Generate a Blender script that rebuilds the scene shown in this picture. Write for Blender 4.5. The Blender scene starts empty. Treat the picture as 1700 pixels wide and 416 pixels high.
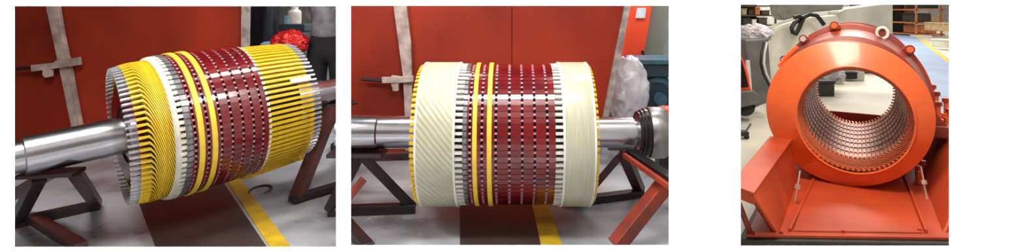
import bpy, math, random
from mathutils import Vector, Matrix, noise
random.seed(7)
R_ = math.radians
U = 0.75            # metres per drawing unit; every length below is in drawing units
F_PX = 900.0        # focal length for the 1700 px wide frame
HZ = 15.0           # image row of the horizon
H = 1.6             # eye height in drawing units
sc = bpy.context.scene
C = sc.collection

# ------------------------------------------------------------------ camera
cam = bpy.data.objects.new('camera', bpy.data.cameras.new('camera'))
C.objects.link(cam)
cam.data.sensor_fit = 'HORIZONTAL'; cam.data.sensor_width = 36.0
cam.data.lens = 36.0 * F_PX / 1700.0
cam.data.shift_y = -(208.0 - HZ) / 1700.0
cam.location = (0, 0, H * U); cam.rotation_euler = (math.pi / 2, 0, 0)
cam.data.clip_start = 0.05; cam.data.clip_end = 200
sc.camera = cam
# ------------------------------------------------------------------ world, exposure
w = bpy.data.worlds.new('world'); sc.world = w; w.use_nodes = True
w.node_tree.nodes['Background'].inputs[0].default_value = (1.0, 0.995, 0.98, 1)
w.node_tree.nodes['Background'].inputs[1].default_value = 0.22
sc.view_settings.view_transform = 'Standard'; sc.view_settings.look = 'None'
sc.view_settings.exposure = 0.0; sc.view_settings.gamma = 1.0
sc.view_settings.use_curve_mapping = False
sc.cycles.use_denoising = True
sc.cycles.max_bounces = 6; sc.cycles.diffuse_bounces = 3; sc.cycles.glossy_bounces = 3
sc.cycles.sample_clamp_indirect = 6.0
# ------------------------------------------------------------------ area lights: wall wash added, workshop lamps unseen
def area(name, loc, sx, sy, watts, col=(1, 1, 1), target=None):
    l = bpy.data.lights.new(name, 'AREA'); l.shape = 'RECTANGLE'
    l.size = sx * U; l.size_y = sy * U; l.energy = watts; l.color = col
    o = bpy.data.objects.new(name, l); C.objects.link(o); o.location = Vector(loc) * U
    if target is not None:
        o.rotation_euler = (Vector(target) - Vector(loc)).to_track_quat('-Z', 'Y').to_euler()
    return o
area('added_wash_light', (-4.2, 1.2, 3.8), 3.4, .5, 260, (1, .99, .97), (-4.0, 2.2, .9))  # added, with no such source in view, to push the front wall to white
area('added_wash_light', (0, 1.2, 3.8), 3.4, .5, 260, (1, .99, .97), (0, 2.2, .9))
area('added_wash_light', (4.2, 1.2, 3.8), 3.4, .5, 260, (1, .99, .97), (4.0, 2.2, .9))
area('ceiling_lamp', (-2.9, 2.9, 3.1), 1.6, .35, 42, (1, .98, .95), (-2.3, 4.2, .8))
area('ceiling_lamp', (-1.0, 4.6, 3.3), 1.6, .4, 22, (1, .98, .95), (-1.6, 5.2, 0))
area('ceiling_lamp', (0.1, 2.9, 3.0), 1.5, .35, 36, (1, .98, .95), (0, 4.2, .7))
area('ceiling_lamp', (1.2, 4.8, 3.3), 1.6, .4, 13, (1, .98, .95), (1.0, 5.2, 0))
area('ceiling_lamp', (-1.5, 8.0, 3.3), 3.0, .6, 80, (.95, .98, 1), (-1.2, 8.0, 0))
area('ceiling_lamp', (1.9, 7.6, 3.3), 1.4, .6, 45, (.95, .98, 1), (1.9, 7.6, 0))
area('hall_lamp', (1.9, 3.4, 3.3), 1.2, .5, 50, (1, .93, .82), (3.0, 4.9, .7))
area('hall_lamp', (4.6, 6.2, 3.6), 2.4, .8, 60, (1, .93, .82), (4.4, 6.2, 0))
area('hall_lamp', (7.5, 13.0, 6.5), 6, 4, 310, (1, .94, .84), (7.5, 13.0, 0))
area('hall_lamp', (15.5, 24.0, 7.5), 10, 8, 1200, (1, .94, .84), (15.5, 24.0, 0))
area('hall_lamp', (23, 40.0, 7.5), 12, 8, 1200, (1, .94, .84), (23, 40.0, 0))

# ------------------------------------------------------------------ point helpers
def P(x, y, Y):                       # the point seen at frame position x, y that stands Y away
    return Vector(((x - 850) / F_PX * Y, Y, H - (y - HZ) / F_PX * Y))
def F(x, y, z=0.0):                   # the point of the level z seen there
    Y = (H - z) * F_PX / (y - HZ)
    return Vector(((x - 850) / F_PX * Y, Y, z))

# ------------------------------------------------------------------ materials
def lin(c):
    return tuple(((v / 255) / 12.92 if v / 255 <= .04045 else ((v / 255 + .055) / 1.055) ** 2.4) for v in c)
M = {}
def mat(name, rgb, rough=.5, metal=0.0, rgb2=None, scale=6.0, bump=0.0, bscale=40.0, coat=0.0, detail=6, rough2=None, spec=None, stretch=None, lo=.35, hi=.65):
    m = bpy.data.materials.new(name); m.use_nodes = True
    nt = m.node_tree; b = nt.nodes['Principled BSDF']
    b.inputs['Base Color'].default_value = (*lin(rgb), 1)
    b.inputs['Roughness'].default_value = rough; b.inputs['Metallic'].default_value = metal
    b.inputs['Coat Weight'].default_value = coat; b.inputs['Coat Roughness'].default_value = .12
    if spec is not None: b.inputs['Specular IOR Level'].default_value = spec
    tc = nt.nodes.new('ShaderNodeTexCoord'); src = tc.outputs['Object']
    if stretch:
        mp = nt.nodes.new('ShaderNodeMapping'); mp.inputs['Scale'].default_value = stretch
        nt.links.new(src, mp.inputs['Vector']); src = mp.outputs['Vector']
    n = nt.nodes.new('ShaderNodeTexNoise'); n.inputs['Scale'].default_value = scale; n.inputs['Detail'].default_value = detail
    nt.links.new(src, n.inputs['Vector'])
    r = nt.nodes.new('ShaderNodeValToRGB')
    c2 = rgb2 or tuple(v * .86 for v in rgb)
    r.color_ramp.elements[0].position = lo; r.color_ramp.elements[0].color = (*lin(c2), 1)
    r.color_ramp.elements[1].position = hi; r.color_ramp.elements[1].color = (*lin(rgb), 1)
    nt.links.new(n.outputs['Fac'], r.inputs['Fac']); nt.links.new(r.outputs['Color'], b.inputs['Base Color'])
    if rough2 is not None:
        mr = nt.nodes.new('ShaderNodeMapRange'); mr.inputs[1].default_value = .35; mr.inputs[2].default_value = .65
        mr.inputs[3].default_value = rough; mr.inputs[4].default_value = rough2
        nt.links.new(n.outputs['Fac'], mr.inputs[0]); nt.links.new(mr.outputs[0], b.inputs['Roughness'])
    if bump:
        n2 = nt.nodes.new('ShaderNodeTexNoise'); n2.inputs['Scale'].default_value = bscale; n2.inputs['Detail'].default_value = 4
        nt.links.new(src, n2.inputs['Vector'])
        bp = nt.nodes.new('ShaderNodeBump'); bp.inputs['Strength'].default_value = bump; bp.inputs['Distance'].default_value = .02
        nt.links.new(n2.outputs['Fac'], bp.inputs['Height']); nt.links.new(bp.outputs[0], b.inputs['Normal'])
    M[name] = m; return m
mat('white_paint', (250, 250, 248), .7, rgb2=(246, 246, 244), scale=2)
mat('concrete', (196, 198, 203), .22, rgb2=(112, 112, 118), scale=1.5, rough2=.5, bump=.06, bscale=9, detail=9)  # pale patches also paint bright glare into the mottled floor colour
mat('hall_concrete', (205, 200, 186), .45, rgb2=(176, 170, 156), scale=.7, rough2=.6, detail=8)
mat('ceiling_grey', (120, 118, 115), .8)
mat('wall_red', (160, 50, 28), .55, rgb2=(120, 36, 22), scale=1.1, bump=.02, bscale=3, coat=.0, spec=.18, detail=3)
mat('wall_white', (205, 208, 205), .6)
mat('edge_grey', (176, 166, 158), .5, rgb2=(120, 108, 104), scale=14)
mat('strap_grey', (196, 176, 166), .5, rgb2=(140, 118, 112), scale=9)
mat('dark_steel', (50, 32, 32), .4, rgb2=(30, 20, 22), scale=9)
mat('stand_brown', (92, 50, 46), .38, rgb2=(60, 34, 33), scale=7, bump=.05)
mat('stand_red', (176, 70, 46), .38, rgb2=(120, 52, 42), scale=5, bump=.05)
mat('black', (16, 15, 17), .45)
mat('shaded_floor_plate', (70, 58, 55), .35, rgb2=(46, 38, 38), scale=2.2, rough2=.5)  # brown of the panel, darkened by the shade under the rotors
mat('yellow_paint', (222, 184, 40), .45, rgb2=(186, 152, 40), scale=8)
mat('steel', (196, 196, 200), .2, 1.0, rgb2=(180, 180, 185), scale=2, rough2=.28)
mat('bearing_steel', (176, 174, 172), .28, 1.0, rgb2=(130, 126, 124), scale=8, rough2=.4)
mat('bearing_dark', (84, 80, 78), .3, 1.0, rgb2=(50, 47, 46), scale=8)
mat('lacquer', (126, 16, 20), .2, rgb2=(92, 10, 18), scale=7, coat=.6)
mat('slot_line', (150, 60, 64), .35)
mat('wedge_pink', (232, 184, 188), .35, rgb2=(200, 136, 146), scale=20)
mat('duct_black', (12, 9, 10), .6)
mat('band_yellow', (250, 218, 70), .4, rgb2=(240, 200, 60), scale=20)
mat('bar_yellow', (236, 198, 40), .42, rgb2=(208, 166, 30), scale=16)
mat('tip_silver', (226, 224, 228), .3, .3, rgb2=(150, 148, 155), scale=20)
mat('comb_white', (240, 236, 226), .4, rgb2=(206, 200, 190), scale=20)
mat('ring_grey', (150, 148, 150), .35, .5, rgb2=(112, 110, 114), scale=18)
mat('insulation_white', (226, 224, 214), .5, rgb2=(204, 202, 190), scale=10)
mat('cream', (200, 198, 172), .38, rgb2=(182, 180, 152), scale=5, stretch=(40, 1, 1), coat=.3)
mat('cream_rippled', (200, 198, 172), .34, rgb2=(182, 180, 152), scale=5)
_nt = M['cream_rippled'].node_tree; _tc = _nt.nodes.new('ShaderNodeTexCoord'); _mp = _nt.nodes.new('ShaderNodeMapping')
_mp.inputs['Rotation'].default_value = (0, R_(40), 0); _wv = _nt.nodes.new('ShaderNodeTexWave')
_wv.inputs['Scale'].default_value = 13; _wv.inputs['Distortion'].default_value = 1.6; _wv.inputs['Detail'].default_value = 1; _wv.inputs['Detail Scale'].default_value = .6
_bp = _nt.nodes.new('ShaderNodeBump'); _bp.inputs['Strength'].default_value = .55; _bp.inputs['Distance'].default_value = .006
_nt.links.new(_tc.outputs['Object'], _mp.inputs['Vector']); _nt.links.new(_mp.outputs['Vector'], _wv.inputs['Vector'])
_nt.links.new(_wv.outputs['Fac'], _bp.inputs['Height']); _nt.links.new(_bp.outputs[0], _nt.nodes['Principled BSDF'].inputs['Normal'])
mat('cream_edge', (246, 246, 236), .4)
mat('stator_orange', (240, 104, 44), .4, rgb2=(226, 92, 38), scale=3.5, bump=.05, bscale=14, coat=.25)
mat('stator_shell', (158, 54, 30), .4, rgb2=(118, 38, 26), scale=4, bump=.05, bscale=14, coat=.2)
mat('cradle_orange', (206, 78, 36), .5, rgb2=(172, 60, 30), scale=2.4, bump=.06, bscale=5, coat=.0)
mat('bore_copper', (200, 118, 92), .34, .35, rgb2=(160, 86, 66), scale=9)
mat('copper_light', (226, 140, 108), .35, .2)
mat('copper_bar', (226, 116, 74), .35, .2, rgb2=(170, 74, 46), scale=18)
mat('zinc', (224, 222, 216), .28, .5)
mat('orange_cabinet', (238, 74, 28), .45, rgb2=(222, 66, 26), scale=2)
mat('paper', (226, 226, 230), .7)
mat('machine_blue', (70, 112, 130), .4, rgb2=(44, 76, 92), scale=9)
mat('machine_dark', (38, 58, 68), .45)
mat('light_blue', (138, 178, 200), .45, rgb2=(96, 140, 165), scale=14)
mat('plastic_wrap', (226, 220, 224), .22, rgb2=(190, 182, 192), scale=9, bump=.35, bscale=16)
mat('red_plastic', (214, 34, 32), .3, rgb2=(160, 20, 22), scale=10, bump=.3, bscale=18)
mat('navy_cloth', (32, 34, 48), .8, rgb2=(20, 22, 32), scale=12)
mat('trouser_black', (20, 19, 24), .85, rgb2=(14, 13, 18), scale=8, bump=.2, bscale=20)
mat('shirt_grey', (140, 138, 142), .85, rgb2=(92, 90, 96), scale=9, bump=.3, bscale=12)
mat('skin', (196, 148, 122), .5)
mat('hair', (26, 20, 18), .7)
mat('cabinet_grey', (142, 142, 132), .5, rgb2=(130, 130, 120), scale=2)
mat('cover_white', (226, 222, 208), .4, rgb2=(200, 196, 182), scale=3, bump=.12, bscale=6)
mat('slab_grey', (140, 140, 132), .5)
mat('rack_orange', (196, 116, 66), .5, rgb2=(150, 84, 50), scale=9)
mat('rack_brown', (92, 70, 50), .6, rgb2=(60, 46, 34), scale=9)
mat('carton', (176, 150, 112), .7, rgb2=(140, 116, 84), scale=9)
mat('dark_box', (52, 46, 40), .6, rgb2=(34, 30, 28), scale=9)
mat('walk_blue', (132, 154, 192), .5, rgb2=(116, 138, 178), scale=1.5)
mat('slab_dark', (62, 62, 56), .6, rgb2=(40, 40, 38), scale=6)
mat('drum_grey', (104, 104, 104), .45, rgb2=(84, 84, 84), scale=5)
mat('glass_dark', (28, 26, 26), .15)

# ------------------------------------------------------------------ mesh builder
class MB:
    def __init__(s): s.v = []; s.f = []; s.m = []
    def add(s, vs, fs, mi=0):
        k = len(s.v); s.v += [Vector(p) for p in vs]; s.f += [tuple(i + k for i in f) for f in fs]
        s.m += [mi] * len(fs); return s
    def prism(s, pts, off, mi=0):      # polygon pts swept by off
        n = len(pts); off = Vector(off)
        a = [Vector(p) for p in pts]; b = [p + off for p in a]
        return s.add(a + b, [tuple(range(n))[::-1], tuple(range(n, 2 * n))] + [(i, (i + 1) % n, n + (i + 1) % n, n + i) for i in range(n)], mi)
    def box(s, lo, hi, mi=0):
        x0, y0, z0 = lo; x1, y1, z1 = hi
        return s.prism([(x0, y0, z0), (x1, y0, z0), (x1, y1, z0), (x0, y1, z0)], (0, 0, z1 - z0), mi)
    def beam(s, p, q, w_, h_, mi=0, up=(0, 0, 1)):   # rectangular bar
        p = Vector(p); q = Vector(q); d = (q - p).normalized(); up = Vector(up)
        if abs(d.dot(up)) > .98: up = Vector((0, 1, 0))
        sd = d.cross(up).normalized() * w_ / 2; u = sd.cross(d).normalized() * h_ / 2
        return s.prism([p - sd - u, p + sd - u, p + sd + u, p - sd + u], q - p, mi)
    def tube(s, pts, r, n=8, mi=0, cap=True):
        pts = [Vector(p) for p in pts]; rs = r if isinstance(r, (list, tuple)) else [r] * len(pts)
        k = len(pts); vs = []; fs = []
        t = (pts[1] - pts[0]).normalized(); u = t.orthogonal().normalized()
        for i, p in enumerate(pts):
            a = pts[max(i - 1, 0)]; b = pts[min(i + 1, k - 1)]; t = (b - a).normalized()
            u = (u - t * u.dot(t)).normalized(); v = t.cross(u)
            for j in range(n):
                an = 2 * math.pi * j / n; vs.append(p + (u * math.cos(an) + v * math.sin(an)) * rs[i])
        for i in range(k - 1):
            for j in range(n): fs.append((i * n + j, i * n + (j + 1) % n, (i + 1) * n + (j + 1) % n, (i + 1) * n + j))
        if cap: fs += [tuple(range(n))[::-1], tuple(range((k - 1) * n, k * n))]
        return s.add(vs, fs, mi)
    def sweep(s, pts, prof, mi=0):     # rectangular section given by explicit frames: pts = [(centre, a, b)]
        vs = []; fs = []
        for c, a, b in pts: vs += [c + a * i + b * j for i, j in prof]
        n = len(prof)
        for i in range(len(pts) - 1):
            for j in range(n): fs.append((i * n + j, i * n + (j + 1) % n, (i + 1) * n + (j + 1) % n, (i + 1) * n + j))
        fs += [tuple(range(n))[::-1], tuple(range((len(pts) - 1) * n, len(pts) * n))]
        return s.add(vs, fs, mi)
    def lathe(s, prof, n=96, mi=0, closed=True):   # round local X; prof = [(x, r)]
        vs = []; fs = []; k = len(prof)
        for x, r in prof:
            for j in range(n):
                a = 2 * math.pi * j / n; vs.append(Vector((x, r * math.sin(a), r * math.cos(a))))
        for i in range(k if closed else k - 1):
            i2 = (i + 1) % k
            for j in range(n): fs.append((i * n + j, i * n + (j + 1) % n, i2 * n + (j + 1) % n, i2 * n + j))
        if not closed: fs += [tuple(range(n)), tuple(range((k - 1) * n, k * n))[::-1]]
        return s.add(vs, fs, mi)
    def loft(s, rings, n=96, mi=0, closed=False, zmin=None):   # round local Y; rings = [(v, u, z, R, sx)]
        vs = []; fs = []; k = len(rings)
        for v, u, z, R, sx in rings:
            for j in range(n):
                a = 2 * math.pi * j / n; zz = z + R * math.sin(a)
                if zmin is not None: zz = max(zz, zmin)
                vs.append(Vector((u + R * sx * math.cos(a), v, zz)))
        for i in range(k if closed else k - 1):
            i2 = (i + 1) % k
            for j in range(n): fs.append((i * n + j, i * n + (j + 1) % n, i2 * n + (j + 1) % n, i2 * n + j))
        return s.add(vs, fs, mi)
    def build(s, name, mats, parent=None, smooth=False, bevel=0.0):
        me = bpy.data.meshes.new(name)
        me.from_pydata([tuple(p * U) for p in s.v], [], s.f)
        for m in (mats if isinstance(mats, (list, tuple)) else [mats]): me.materials.append(M[m])
        me.polygons.foreach_set('material_index', s.m)
        import bmesh
        bm = bmesh.new(); bm.from_mesh(me); bmesh.ops.recalc_face_normals(bm, faces=bm.faces); bm.to_mesh(me); bm.free()
        if smooth:
            me.polygons.foreach_set('use_smooth', [True] * len(me.polygons))
            me.set_sharp_from_angle(angle=R_(35))
        o = bpy.data.objects.new(name, me); C.objects.link(o)
        if parent: o.parent = parent
        if bevel:
            b = o.modifiers.new('bevel', 'BEVEL'); b.width = bevel * U; b.segments = 2; b.limit_method = 'ANGLE'
        return o
def tag(o, label=None, cat=None, group=None, kind=None):
    if label: o['label'] = label
    if cat: o['category'] = cat
    if group: o['group'] = group
    if kind: o['kind'] = kind
    return o
def thing(name, label, cat, loc=(0, 0, 0), group=None):
    o = bpy.data.objects.new(name, None); C.objects.link(o); o.location = Vector(loc) * U
    o.empty_display_size = .1
    return tag(o, label, cat, group)
def struct(name, mb, m, **k): return tag(mb.build(name, m, **k), kind='structure')
def rel(mb, o):        # shift a world-placed builder into the frame of its thing
    d = o.location / U; mb.v = [p - d for p in mb.v]; return mb
def blob(name, c, r, m, parent=None, amp=.2, freq=3.0, seed=0, sub=5, flat=0.0, ridged=False):
    import bmesh
    bm = bmesh.new(); bmesh.ops.create_icosphere(bm, subdivisions=sub, radius=1)
    for v in bm.verts:
        p = v.co.copy(); q = p * freq + Vector((seed, seed * 2.3, 0))
        n1 = noise.noise(q); n2 = noise.noise(q * 2.1)
        if ridged: n1 = .5 - abs(n1) * 2; n2 = .5 - abs(n2) * 2
        k = 1 + amp * n1 + amp * .55 * n2 + amp * .25 * noise.noise(q * 5)
        p = p * k
        if p.z < -flat: p.z = -flat + (p.z + flat) * .15
        v.co = Vector((p.x * r[0], p.y * r[1], p.z * r[2])) * U
    me = bpy.data.meshes.new(name); bm.to_mesh(me); bm.free()
    me.materials.append(M[m]); me.polygons.foreach_set('use_smooth', [True] * len(me.polygons))
    o = bpy.data.objects.new(name, me); C.objects.link(o)
    o.location = Vector(c) * U
    if parent:
        o.parent = parent; o.location = (Vector(c) - parent.location / U) * U
    return o
def pbox(x0, y0, x1, y1, Y, dep, mb=None, mi=0):    # upright box whose front covers this part of the view
    a, b = P(x0, y1, Y), P(x1, y0, Y)
    return (mb or MB()).box((a.x, Y, a.z), (b.x, Y + dep, b.z), mi)

# ------------------------------------------------------------------ structure
YW = 2.2
# made-up white wall in place of a blank border; its three openings widen rearwards
def opening(x0, y0, x1, y1): 
    a, b = P(x0, y1, YW), P(x1, y0, YW); return a.x, a.z, b.x, b.z
ops = [opening(23, 10, 558, 410), opening(582, 9.5, 1111, 407), opening(1229.5, 7.5, 1577, 408)]
mb = MB(); XL, XR, ZT = -9.0, 9.0, 3.5; T = .08
def slab(x0, z0, x1, z1):
    mb.box((x0, YW, z0), (x1, YW + .004, z1))
zb = min(o[1] for o in ops); zt = max(o[3] for o in ops)
slab(XL, 0, XR, zb); slab(XL, zt, XR, ZT)
xs = [XL] + [v for o in ops for v in (o[0], o[2])] + [XR]
for i in range(0, 8, 2): slab(xs[i], zb, xs[i + 1], zt)
for o in ops:
    if o[1] > zb + 1e-6: slab(o[0], zb, o[2], o[1])
    if o[3] < zt - 1e-6: slab(o[0], o[3], o[2], zt)
# thick core of the wall, set back from the opening edges
g = .10
def core(x0, z0, x1, z1): mb.box((x0, YW + .004, z0), (x1, YW + T, z1))
core(XL, 0, XR, zb - g); core(XL, zt + g, XR, ZT)
xs2 = [XL, ops[0][0] - g, ops[0][2] + .001, ops[1][0] - .001, ops[1][2] + g, ops[2][0] - g, ops[2][2] + g, XR]
for i in (0, 4, 6): core(xs2[i], zb - g, xs2[i + 1], zt + g)
struct('border_wall', mb, 'white_paint')
struct('floor', MB().box((-9, -1.5, -.1), (3.2, 9.2, 0)), 'concrete')
hf = MB().prism([(3.2, 2.3, -.1), (9, 2.3, -.1), (46, 47, -.1), (3.2, 47, -.1)], (0, 0, .1))
hf.prism([(YW * .3556, 2.29, 0), (4, 2.29, 0), (4, 9.0, 0), (9.0 * .3556, 9.0, 0)], (0, 0, .004))
struct('floor_hall', hf, 'hall_concrete')
struct('ceiling', MB().box((-9, YW, 3.5), (3.2, 9.2, 3.6)), 'ceiling_grey')
struct('ceiling_hall', MB().prism([(1.0, YW + .1, 8.0), (9, 2.3, 8.0), (46, 47, 8.0), (3.2, 47, 8.0)], (0, 0, .1)), 'ceiling_grey')
struct('wall_left', MB().box((-9.1, YW, 0), (-9, 9.2, 3.5)), 'wall_white')
struct('wall_far', MB().box((-9, 9.1, 0), (3.2, 9.2, 3.5)), 'wall_white')
pr = MB(); k = .3556  # added partition, unseen edge-on, keeps the hall's light apart from the bays
pr.prism([(YW * k, YW + .004, 0), (YW * k + .1, YW + .004, 0), (9.2 * k + .1, 9.2, 0), (9.2 * k, 9.2, 0)], (0, 0, 8))
pr.box((3.2, 9.2, 0), (3.3, 47, 8))
struct('wall_light_divider', pr, 'wall_white')
struct('wall_hall_far', MB().box((3.2, 47, 0), (46, 47.1, 8)), 'wall_white')
struct('wall_hall_right', MB().prism([(2.2, 2.3, 0), (2.3, 2.25, 0), (46.1, 47, 0), (46, 47, 0)], (0, 0, 8)), 'wall_white')
struct('wall_hall_front', MB().box((.9, YW + .08, 3.4), (9, YW + .12, 8)), 'wall_white')

# rear red steel walls behind the rotors
YR = 5.95
def face(poly, Y, dep, mb=None, mi=0):
    return (mb or MB()).prism([P(x, y, Y) for x, y in poly], (0, dep, 0), mi)
base_y = HZ + H * F_PX / YR
top_y = HZ - (3.45 - H) * F_PX / YR
struct('wall_rear_left', face([(-700, top_y), (408, top_y), (401, 60), (398, base_y), (-700, base_y)], YR, .12), 'wall_red')
wr = face([(574, top_y), (849, top_y), (849, base_y), (574, base_y)], YR, .12)
face([(850.5, top_y), (1075, top_y), (1037, 10), (993, base_y), (850.5, base_y)], YR, .12, wr)
face([(849, top_y), (850.5, top_y), (850.5, base_y), (849, base_y)], YR + .02, .08, wr)
struct('wall_rear_right', wr, 'wall_red')
struct('trim_1', face([(403, top_y), (418, top_y), (411, 95), (406, base_y), (398, base_y), (400, 95)], YR - .06, .05), 'edge_grey')
struct('trim_2', face([(1062, top_y), (1092, top_y), (1047, 10), (1010, 195), (998, base_y), (989, base_y), (1001, 195), (1037, 10)], YR - .06, .05), 'edge_grey')

# painted stripes, and floor plates with rotor shade in their colour
def ground(poly, z0, dz, mb=None, mi=0):
    pts = [F(x, y) for x, y in poly]; return (mb or MB()).prism([(p.x, p.y, z0) for p in pts], (0, 0, dz), mi)
tag(ground([(352, 262), (372, 262), (484, 412), (449, 412)], 0, .006).build('floor_stripe', 'yellow_paint'),
    'yellow painted floor stripe running out from under the open-bar rotor', 'floor marking')
tag(ground([(874, 300), (896, 300), (934, 410), (899, 410)], 0, .006).build('floor_stripe', 'yellow_paint'),
    'yellow painted floor stripe below the cream-banded rotor', 'floor marking')
tag(ground([(225, 322), (262, 420), (450, 420), (362, 290)], 0, .003).build('shaded_floor_plate', 'shaded_floor_plate'),
    'dark brown floor plate with painted-in shade under the open-bar rotor beside the yellow stripe', 'floor plate')
tag(ground([(762, 290), (764, 420), (900, 420), (876, 290)], 0, .003).build('shaded_floor_plate', 'shaded_floor_plate'),
    'dark brown floor plate with painted-in shade below the cream-banded rotor', 'floor plate')

q = F(432, 316)
om = MB(); pts = [Vector((q.x + .085 * math.cos(t), q.y + .12 * math.sin(t), .004)) for t in [R_(-40) + R_(290) * k / 24 for k in range(25)]]
om.tube(pts, [.003 + .011 * math.sin(math.pi * k / 24) for k in range(25)], 6); om.v = [Vector((p.x, p.y, max(p.z, .0))) for p in om.v]
tag(om.build('oil_stain', 'dark_steel'), 'small dark crescent stain on the floor right of the yellow stripe', 'stain')
# ------------------------------------------------------------------ rotors
NS = 76
def axis_frame(o, A, n):
    n = Vector(n).normalized(); y = Vector((0, 0, 1)).cross(n).normalized(); z = n.cross(y)
    o.rotation_euler = Matrix((n, y, z)).transposed().to_euler(); o.location = Vector(A) * U
def packet(x0, x1, R, Rin, mb, N=NS, depth=.004, frac=.87, inward=False):
    sgn = -1 if inward else 1
    vs = []; fs = []; ms = []
    ring = []
    for j in range(N):
        for t, d in ((0, 0), (frac, 0), (frac, 1), (1, 1)):
            a = 2 * math.pi * (j + t) / N; ring.append((a, R - sgn * depth * d))
    K = len(ring)
    for x in (x0, x1):
        for a, r in ring: vs.append(Vector((x, r * math.sin(a), r * math.cos(a))))
    for x in (x0, x1):
        for a, r in ring: vs.append(Vector((x, Rin * math.sin(a), Rin * math.cos(a))))
    for j in range(K):
        j2 = (j + 1) % K
        fs.append((j, j2, K + j2, K + j)); ms.append(1 if j % 4 == 2 else 0)
        fs.append((j, j2, 2 * K + j2, 2 * K + j)); ms.append(0)
        fs.append((K + j, K + j2, 3 * K + j2, 3 * K + j)); ms.append(0)
    k = len(mb.v); mb.v += vs; mb.f += [tuple(i + k for i in f) for f in fs]; mb.m += ms
    return mb
def radial_copies(proto, count, parent, first=0.0):
    kids = [c for c in proto.children]
    proto.rotation_euler = (first, 0, 0)
    for i in range(1, count):
        c = proto.copy(); C.objects.link(c); c.parent = parent
        c.rotation_euler = (first - 2 * math.pi * i / count, 0, 0)
        for kd in kids:
            d = kd.copy(); C.objects.link(d); d.parent = c
def bar_at(x, th, r):      # a point on the drum; th measured from local up towards the viewer side (-y)
    return Vector((x, -r * math.sin(th), r * math.cos(th)))
def bar_mesh(path, hw, hr):     # path = [(x, theta, r)] -> swept rectangular bar
    pts = []
    P3 = [bar_at(*p) for p in path]
    for i, p in enumerate(P3):
        t = (P3[min(i + 1, len(P3) - 1)] - P3[max(i - 1, 0)]).normalized()
        rad = Vector((0, p.y, p.z)).normalized(); sd = t.cross(rad).normalized()
        pts.append((p, sd * (hw[i] if isinstance(hw, list) else hw), rad * hr))
    return MB().sweep(pts, [(-1, -1), (1, -1), (1, 1), (-1, 1)])
def rotor_core(o, ducts, bands, x0, x1, greyx, R=.52):
    MB().lathe([(x0, .30), (x0, R - .03), (x1, R - .03), (x1, .30)], NS * 2).build('core_drum', 'duct_black', o, smooth=True)
    hw = .0085
    e = [x0] + [v for d in ducts for v in (d - hw, d + hw)] + [x1]
    for i in range(0, len(e), 2):
        if e[i + 1] - e[i] > .004:
            packet(e[i], e[i + 1], R, R - .02, MB()).build('core_packet', ['lacquer', 'slot_line'], o)
    for b0, b1 in bands:
        b = MB().lathe([(b0, R - .006), (b0, R + .007), (b0 + .003, R + .01), (b1 - .003, R + .01), (b1, R + .007), (b1, R - .006)], NS * 2)
        b.build('binding_band', 'band_yellow', o, smooth=True)
    wd = bar_mesh([(x0 - .03, 0, R - .018), (x1 + .015, 0, R - .018)], .0068, .011).build('slot_wedge', 'wedge_pink', o)
    radial_copies(wd, NS, o, math.pi / NS)
    # segmented grey pressing ring
    packet(greyx[0], greyx[1], R + .004, R - .05, MB(), depth=.012, frac=.72).build('pressing_ring', ['ring_grey', 'ring_grey'], o)

# ---- rotor with open winding bars
n1 = Vector((math.sin(.7193) * math.cos(.0782), math.cos(.7193) * math.cos(.0782), math.sin(.0782)))
A1 = Vector((-2.577, 3.9423, .7387))
r1 = thing('generator_rotor', 'large motor rotor with fans of bare-tipped yellow bars at both ends of its red core', 'rotor')
axis_frame(r1, A1, n1)
rotor_core(r1, [.078, .160, .245, .318, .392, .466, .535], [(.097, .133), (.180, .215)], .062, .575, (.022, .060))
MB().lathe([(-1.0, .0), (-1.0, .100), (-.735, .100), (-.73, .122), (-.36, .125), (-.35, .128), (-.20, .128), (-.19, .17), (.75, .17), (.76, .135), (1.30, .115), (1.33, .105), (1.52, .105), (1.52, 0)], 72, closed=False).build('shaft', 'steel', r1, smooth=True)
MB().lathe([(-.20, .20), (-.20, .335), (.0, .335), (.0, .20)], 96).build('winding_support', 'lacquer', r1, smooth=True)
MB().lathe([(-.165, .335), (-.165, .452), (-.02, .452), (-.02, .335)], 96).build('overhang_drum', 'duct_black', r1, smooth=True)
MB().lathe([(-.19, .17), (-.19, .21), (-.17, .21), (-.17, .17)], 72).build('hub_collar', 'dark_steel', r1, smooth=True)
MB().lathe([(.60, .17), (.60, .40), (.90, .40), (.90, .17)], 96).build('winding_support', 'duct_black', r1, smooth=True)
MB().lathe([(-.03, .455), (-.04, .50), (-.028, .515), (-.008, .515), (-.004, .455)], NS * 2).build('insulating_ring', 'insulation_white', r1, smooth=True)
# white slot liners showing between the ring and the core
lm = MB()
for j in range(NS):
    a = 2 * math.pi * (j + .5) / NS
    b = bar_mesh([(-.012, a, .505), (.024, a, .505)], .012, .014); lm.add(b.v, b.f)
lm.build('slot_liner', 'comb_white', r1)
lm = MB()
for j in range(NS):
    a = 2 * math.pi * (j + .5) / NS
    b = bar_mesh([(.573, a, .503), (.60, a, .50)], .010, .012); lm.add(b.v, b.f)
lm.build('slot_liner', 'comb_white', r1)
DT = R_(-60)
path = [(.02, 0, .485), (-.01, 0, .485)]
for i in range(1, 13):
    t = i / 13; e = t * t * (3 - 2 * t) * .35 + t * .65
    path.append((-.015 - .155 * t, DT * e, .485 - .003 * t))
path += [(-.178, DT, .480), (-.235, DT, .470)]
bm_ = bar_mesh(path, [.009, .007] + [.0038] * 12 + [.008, .0098], .013).build('bent_winding_bar', 'bar_yellow', r1)
bt = bar_mesh([(-.233, DT, .470), (-.292, DT, .462)], .0072, .010).build('bare_tip', 'tip_silver', bm_)
radial_copies(bm_, NS, r1, 0.02)
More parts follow.
